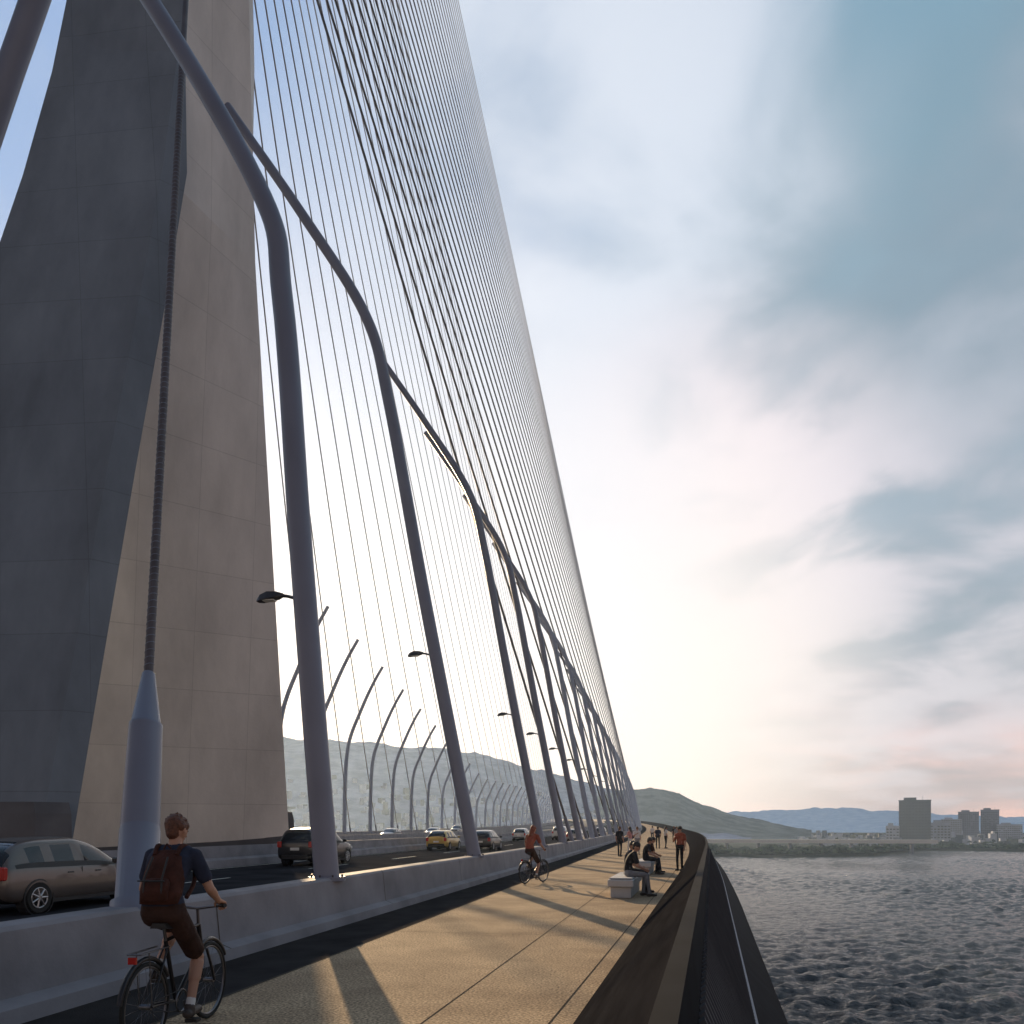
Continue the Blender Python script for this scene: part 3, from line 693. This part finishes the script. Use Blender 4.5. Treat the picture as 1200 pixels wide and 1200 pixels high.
for t in range(14):
    row=[]
    for a in np.linspace(-80,60,180):
        sh=np.interp(a,[-80,-10,0,1.5,8,14,17,30,60],[1000,1000,800,600,590,640,820,860,900])+25*mnoise.noise(Vector((a*.7,0,0)))
        r=sh+ (29000-sh)*(t/13)**4
        row.append((r*math.sin(math.radians(a)),r*math.cos(math.radians(a)),-21.3 if t==0 else -18.6+.6*mnoise.noise(Vector((a,t,2)))))
    rows.append(row)
mb.loft(rows,'shore',closed=False,smooth=True); mb.obj('ground')
mb=MB()
ico=[(0,0,1)]+[(math.cos(i*2*math.pi/6+j*.5)*math.cos(e),math.sin(i*2*math.pi/6+j*.5)*math.cos(e),math.sin(e)) for j,e in enumerate((.6,-.05)) for i in range(6)]
icf=[(0,1+i,1+(i+1)%6) for i in range(6)]+[(1+i,7+i,7+(i+1)%6,1+(i+1)%6) for i in range(6)]
M['tree1']=mat('shore_foliage_dark',(.016,.032,.018),.95,var=.3,scale=.3,spec=0); M['tree2']=mat('shore_foliage_light',(.045,.075,.042),.95,var=.3,scale=.3,spec=0)
def clump(x,y,z,s,m):
    mb.add([(x+v[0]*s*random.uniform(.7,1.3),y+v[1]*s*random.uniform(.7,1.3),z+v[2]*s*random.uniform(.6,1.2)) for v in ico],icf,m)
for i in range(10000):
    a=random.uniform(.8,17) if random.random()<.8 else random.uniform(17,26)
    r=np.interp(a,[1.5,8,14,17,30],[612,602,655,840,880])+abs(random.gauss(0,60)); dn=mnoise.noise(Vector((a*.9,r*.01,5)))
    if dn<-.2 and random.random()<.6: continue
    s=random.uniform(.8,2.4)*(1+.8*dn)
    clump(r*math.sin(math.radians(a)),r*math.cos(math.radians(a)),-18.6+random.uniform(.4,1.2)*s,s,random.choice(['tree1','tree1','tree2']))
mb.obj('distant_trees')
M['bdark']=mat('tower_cladding',(.035,.055,.085),.6,var=.2,scale=.1)
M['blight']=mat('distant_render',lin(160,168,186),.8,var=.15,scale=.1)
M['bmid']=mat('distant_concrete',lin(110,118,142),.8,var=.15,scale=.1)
M['bwin']=mat('window_glass',(.05,.06,.08),.15)
def bld(a,r,w,d,h,m,name='office_building',fl=3.4,crown=True,z0=-19):
    x=r*math.sin(math.radians(a)); y=r*math.cos(math.radians(a)); mb=MB(); rot=-math.radians(a)
    mb.box((0,0,h/2),(w,d,h),m)
    if crown:
        mb.box((0,0,h+.5),(w*1.03,d*1.03,1.0),m); mb.box((-w*.15,0,h+2.5),(w*.4,d*.5,3.2),m); mb.tube([(w*.25,0,h+1),(w*.25,0,h+6)],.2,5,m)
    nf=int(h/fl); nc=max(3,int(w/3.2))
    for i in range(nf):
        for k in range(nc):
            if random.random()<.08: continue
            mb.box((-w/2+(k+.5)*w/nc,-d/2-.02,(i+.55)*fl),(w/nc*.62,.1,fl*.42),'bwin')
        for k in range(max(2,int(d/4))):
            q=max(2,int(d/4)); mb.box((-w/2-.02,-d/2+(k+.5)*d/q,(i+.55)*fl),(.1,d/q*.6,fl*.5),'bwin')
        mb.box((0,-d/2-.12,i*fl+.1),(w*1.01,.25,.3),m)
    return mb.obj(name,loc=(x,y,z0),rot=rot)
def az(px): return math.degrees(math.atan((px-600)/900))-11.31
bld(az(1072),1020,33,25,52,'bdark')
bld(az(1046),1000,14,20,22,'blight'); bld(az(1102),1080,22,20,26,'blight')
bld(az(1135),1700,34,30,50,'bmid','apartment_building'); bld(az(1160),1720,30,30,54,'bmid','apartment_building')
bld(az(1183),1700,40,30,26,'blight','apartment_building'); bld(az(1115),1500,30,30,34,'blight','apartment_building')
mb=MB()
for i in range(900):
    u=random.random()
    if u<.22: a=random.uniform(9,26); r=random.uniform(900,2400)
    else: a=random.uniform(-34,-1); r=random.uniform(1150,1150+450*random.random())
    z=-19
    if a<0: 
        t=(r-1200)/1650
        if t>0: 
            v=np.interp(a,[-27.4,-20,-14,-9,-5,-3],[.111,.1,.088,.072,.055,.045]); H=v*2300*math.cos(math.radians(a+11.3))+20
            z=-19+H*math.sin(min(1,t/.667)*math.pi/2)**1.2-3
    w=random.uniform(5,12);h=random.uniform(5,13)*(1.9 if random.random()<.12 else 1)
    if a>9: h*=.7
    x=r*math.sin(math.radians(a));y=r*math.cos(math.radians(a)); rt=random.uniform(0,1.5)
    mb.box((x,y,z+h/2),(w,w*.7,h),random.choice(['blight','blight','bmid','bdark']),rt)
mb.obj('distant_town')
mb=MB()
p0=Vector((650*math.sin(math.radians(az(800))),650*math.cos(math.radians(az(800))),-10.8)); p1=Vector((760*math.sin(math.radians(az(1095))),760*math.cos(math.radians(az(1095))),-12.0))
dd=(p1-p0).normalized(); sd=Vector((dd.y,-dd.x,0)).normalized()*5
q=[p0-sd,p1-sd,p1+sd,p0+sd]; mb.add([v for v in q]+[v+V(0,0,3.2) for v in q],[(3,2,1,0),(4,5,6,7),(0,1,5,4),(1,2,6,5),(2,3,7,6),(3,0,4,7)],'bench')
Ln=(p1-p0).length
for k in range(int(Ln/28)):
    c=p0+dd*(k*28+10); mb.box((c.x,c.y,(c.z-20)/2),(2.2,2.2,abs(c.z+20)),'bmid',.3)
mb.obj('causeway')

# ------------------------------------------------------------------ world sky
SUNAZ=math.radians(-29.0); ELEV=math.radians(17)
w=bpy.data.worlds.new('World'); scene.world=w; w.use_nodes=True; nt=w.node_tree; N=nt.nodes; L=nt.links; N.clear()
try:
    w.cycles.sampling_method='MANUAL'; w.cycles.sample_map_resolution=256
except Exception as e: print(e)
out=N.new('ShaderNodeOutputWorld')
tc=N.new('ShaderNodeTexCoord'); D=tc.outputs['Generated']
sep=N.new('ShaderNodeSeparateXYZ'); L.new(D,sep.inputs[0])
def mth(op,a,b=None,clamp=False):
    n=N.new('ShaderNodeMath'); n.operation=op; n.use_clamp=clamp
    for i,x in enumerate((a,b)):
        if x is None: continue
        if isinstance(x,(int,float)): n.inputs[i].default_value=x
        else: L.new(x,n.inputs[i])
    return n.outputs[0]
def mapr(x,a,b,c=0,d=1):
    n=N.new('ShaderNodeMapRange'); n.interpolation_type='SMOOTHSTEP'; L.new(x,n.inputs[0]); n.inputs[1].default_value=a;n.inputs[2].default_value=b;n.inputs[3].default_value=c;n.inputs[4].default_value=d; return n.outputs[0]
def ddot(px,py):
    u=(px-600)/900; v=(970-py)/900; g=Vector((.9806*u-.1961,.1961*u+.9806,v)).normalized()
    n=N.new('ShaderNodeVectorMath'); n.operation='DOT_PRODUCT'; L.new(D,n.inputs[0]); n.inputs[1].default_value=g; return n.outputs['Value']
def mix(f,a,b):
    n=N.new('ShaderNodeMixRGB')
    if isinstance(f,(int,float)): n.inputs[0].default_value=f
    else: L.new(f,n.inputs[0])
    for i,x in((1,a),(2,b)):
        if isinstance(x,tuple): n.inputs[i].default_value=x
        else: L.new(x,n.inputs[i])
    return n.outputs[0]
r=N.new('ShaderNodeValToRGB'); L.new(sep.outputs[2],r.inputs[0]); cr=r.color_ramp
cols=[(0,(236,200,194)),(.06,(236,205,204)),(.14,(220,208,218)),(.28,(188,199,214)),(.45,(160,185,202)),(.62,(134,174,194)),(.85,(104,144,174))]
cr.elements[0].position=0; cr.elements[0].color=lin(*cols[0][1]); cr.elements[1].position=.85; cr.elements[1].color=lin(*cols[-1][1])
for ps,c in cols[1:-1]:
    e=cr.elements.new(ps); e.color=lin(*c)
c=r.outputs[0]
c=mix(mth('MULTIPLY',mapr(ddot(150,60),.80,.99),.85),c,lin(148,180,235))
inv=mth('DIVIDE',1.0,mth('ADD',mth('MAXIMUM',sep.outputs[2],0.0),.22))
vs=N.new('ShaderNodeVectorMath'); vs.operation='SCALE'; L.new(D,vs.inputs[0]); L.new(inv,vs.inputs['Scale'])
def wn(scale,det,dist,off,st=(1,1,1)):
    mp=N.new('ShaderNodeMapping'); mp.inputs['Location'].default_value=off; mp.inputs['Scale'].default_value=st; mp.inputs['Rotation'].default_value=(0,0,.5); L.new(vs.outputs[0],mp.inputs[0])
    n=N.new('ShaderNodeTexNoise'); n.inputs['Scale'].default_value=scale;n.inputs['Detail'].default_value=det;n.inputs['Distortion'].default_value=dist;n.inputs['Roughness'].default_value=.48; L.new(mp.outputs[0],n.inputs['Vector']); return n.outputs['Fac']
n1=wn(1.5,6,.3,(3.1,1.2,0)); n2=wn(2.8,7,.3,(7.7,2.2,1))
dark=mth('MULTIPLY',mapr(n1,.36,.64),mapr(ddot(1080,380),.72,.99,.2,.8))
c=mix(dark,c,lin(138,158,174))
c=mix(mth('MULTIPLY',mapr(ddot(1120,430),.92,.998),mapr(n2,.28,.66,.3,.8)),c,lin(124,144,160))
lt=mth('MULTIPLY',mapr(n2,.46,.72),.45)
c=mix(lt,c,lin(208,213,226))
c=mix(mth('MULTIPLY',mapr(ddot(690,190),.95,.999),mapr(n2,.3,.64)),c,lin(220,229,243))
c=mix(mth('MULTIPLY',mapr(ddot(820,630),.96,.999),mapr(n2,.32,.58)),c,lin(248,238,244))
c=mix(mth('MULTIPLY',mapr(ddot(1060,720),.965,.999),mapr(n2,.38,.6,0,.6)),c,lin(232,226,236))
gl=mapr(ddot(670,820),.91,.999); c=mix(gl,c,lin(254,246,244))
gl2=mapr(ddot(450,620),.90,.997); c=mix(mth('MULTIPLY',gl2,.75),c,lin(234,238,250))
# behind the viewer: invented sky, warm low fill for far pylon leg, darkened overhead
back=mapr(sep.outputs[1],-.3,.45,1,0)
bc=N.new('ShaderNodeValToRGB'); L.new(sep.outputs[2],bc.inputs[0])
bc.color_ramp.elements[0].position=0; bc.color_ramp.elements[0].color=(.98,.76,.63,1); bc.color_ramp.elements[1].position=.75; bc.color_ramp.elements[1].color=(.06,.085,.13,1)
e=bc.color_ramp.elements.new(.20); e.color=(.74,.59,.52,1); e=bc.color_ramp.elements.new(.38); e.color=(.13,.16,.22,1)
c=mix(back,c,bc.outputs[0])
bg1=N.new('ShaderNodeBackground'); L.new(c,bg1.inputs[0]); bg1.inputs[1].default_value=1.08
sk=N.new('ShaderNodeTexSky'); sk.sky_type='NISHITA'; sk.sun_disc=False; sk.sun_elevation=ELEV; sk.sun_rotation=SUNAZ%(2*math.pi); sk.dust_density=2
bg2=N.new('ShaderNodeBackground'); L.new(sk.outputs[0],bg2.inputs[0]); bg2.inputs[1].default_value=.10
ms=N.new('ShaderNodeMixShader'); ms.inputs[0].default_value=.12; L.new(bg1.outputs[0],ms.inputs[1]); L.new(bg2.outputs[0],ms.inputs[2]); L.new(ms.outputs[0],out.inputs[0])

# thin real haze over river and bridge
hm=bpy.data.materials.new('haze'); hm.use_nodes=True; hn=hm.node_tree; hn.nodes.clear()
ho=hn.nodes.new('ShaderNodeOutputMaterial'); hv=hn.nodes.new('ShaderNodeVolumeScatter'); hv.inputs['Color'].default_value=(.55,.74,1,1); hv.inputs['Density'].default_value=.00024; hv.inputs['Anisotropy'].default_value=.55
hn.links.new(hv.outputs[0],ho.inputs['Volume'])
M['haze']=hm
mb=MB(); mb.box((-60,470,90),(1400,1000,235),'haze'); mb.obj('haze')

sl=bpy.data.lights.new('sun','SUN'); sl.energy=5.0; sl.angle=math.radians(.5); sl.color=(1,.75,.46)
so=bpy.data.objects.new('sun',sl); COL.objects.link(so)
sd=Vector((math.sin(SUNAZ)*math.cos(ELEV),math.cos(SUNAZ)*math.cos(ELEV),math.sin(ELEV)))
so.rotation_euler=sd.to_track_quat('Z','Y').to_euler(); so.location=sd*300

cam=bpy.data.cameras.new('camera'); co=bpy.data.objects.new('camera',cam); COL.objects.link(co)
cam.sensor_width=36; cam.lens=27; cam.shift_y=370/1200; cam.clip_end=60000; cam.clip_start=.05
co.location=(0,0,1.7); co.rotation_euler=(math.pi/2,0,math.radians(11.31)); scene.camera=co
scene.view_settings.view_transform='Standard'; scene.view_settings.look='None'; scene.view_settings.exposure=0
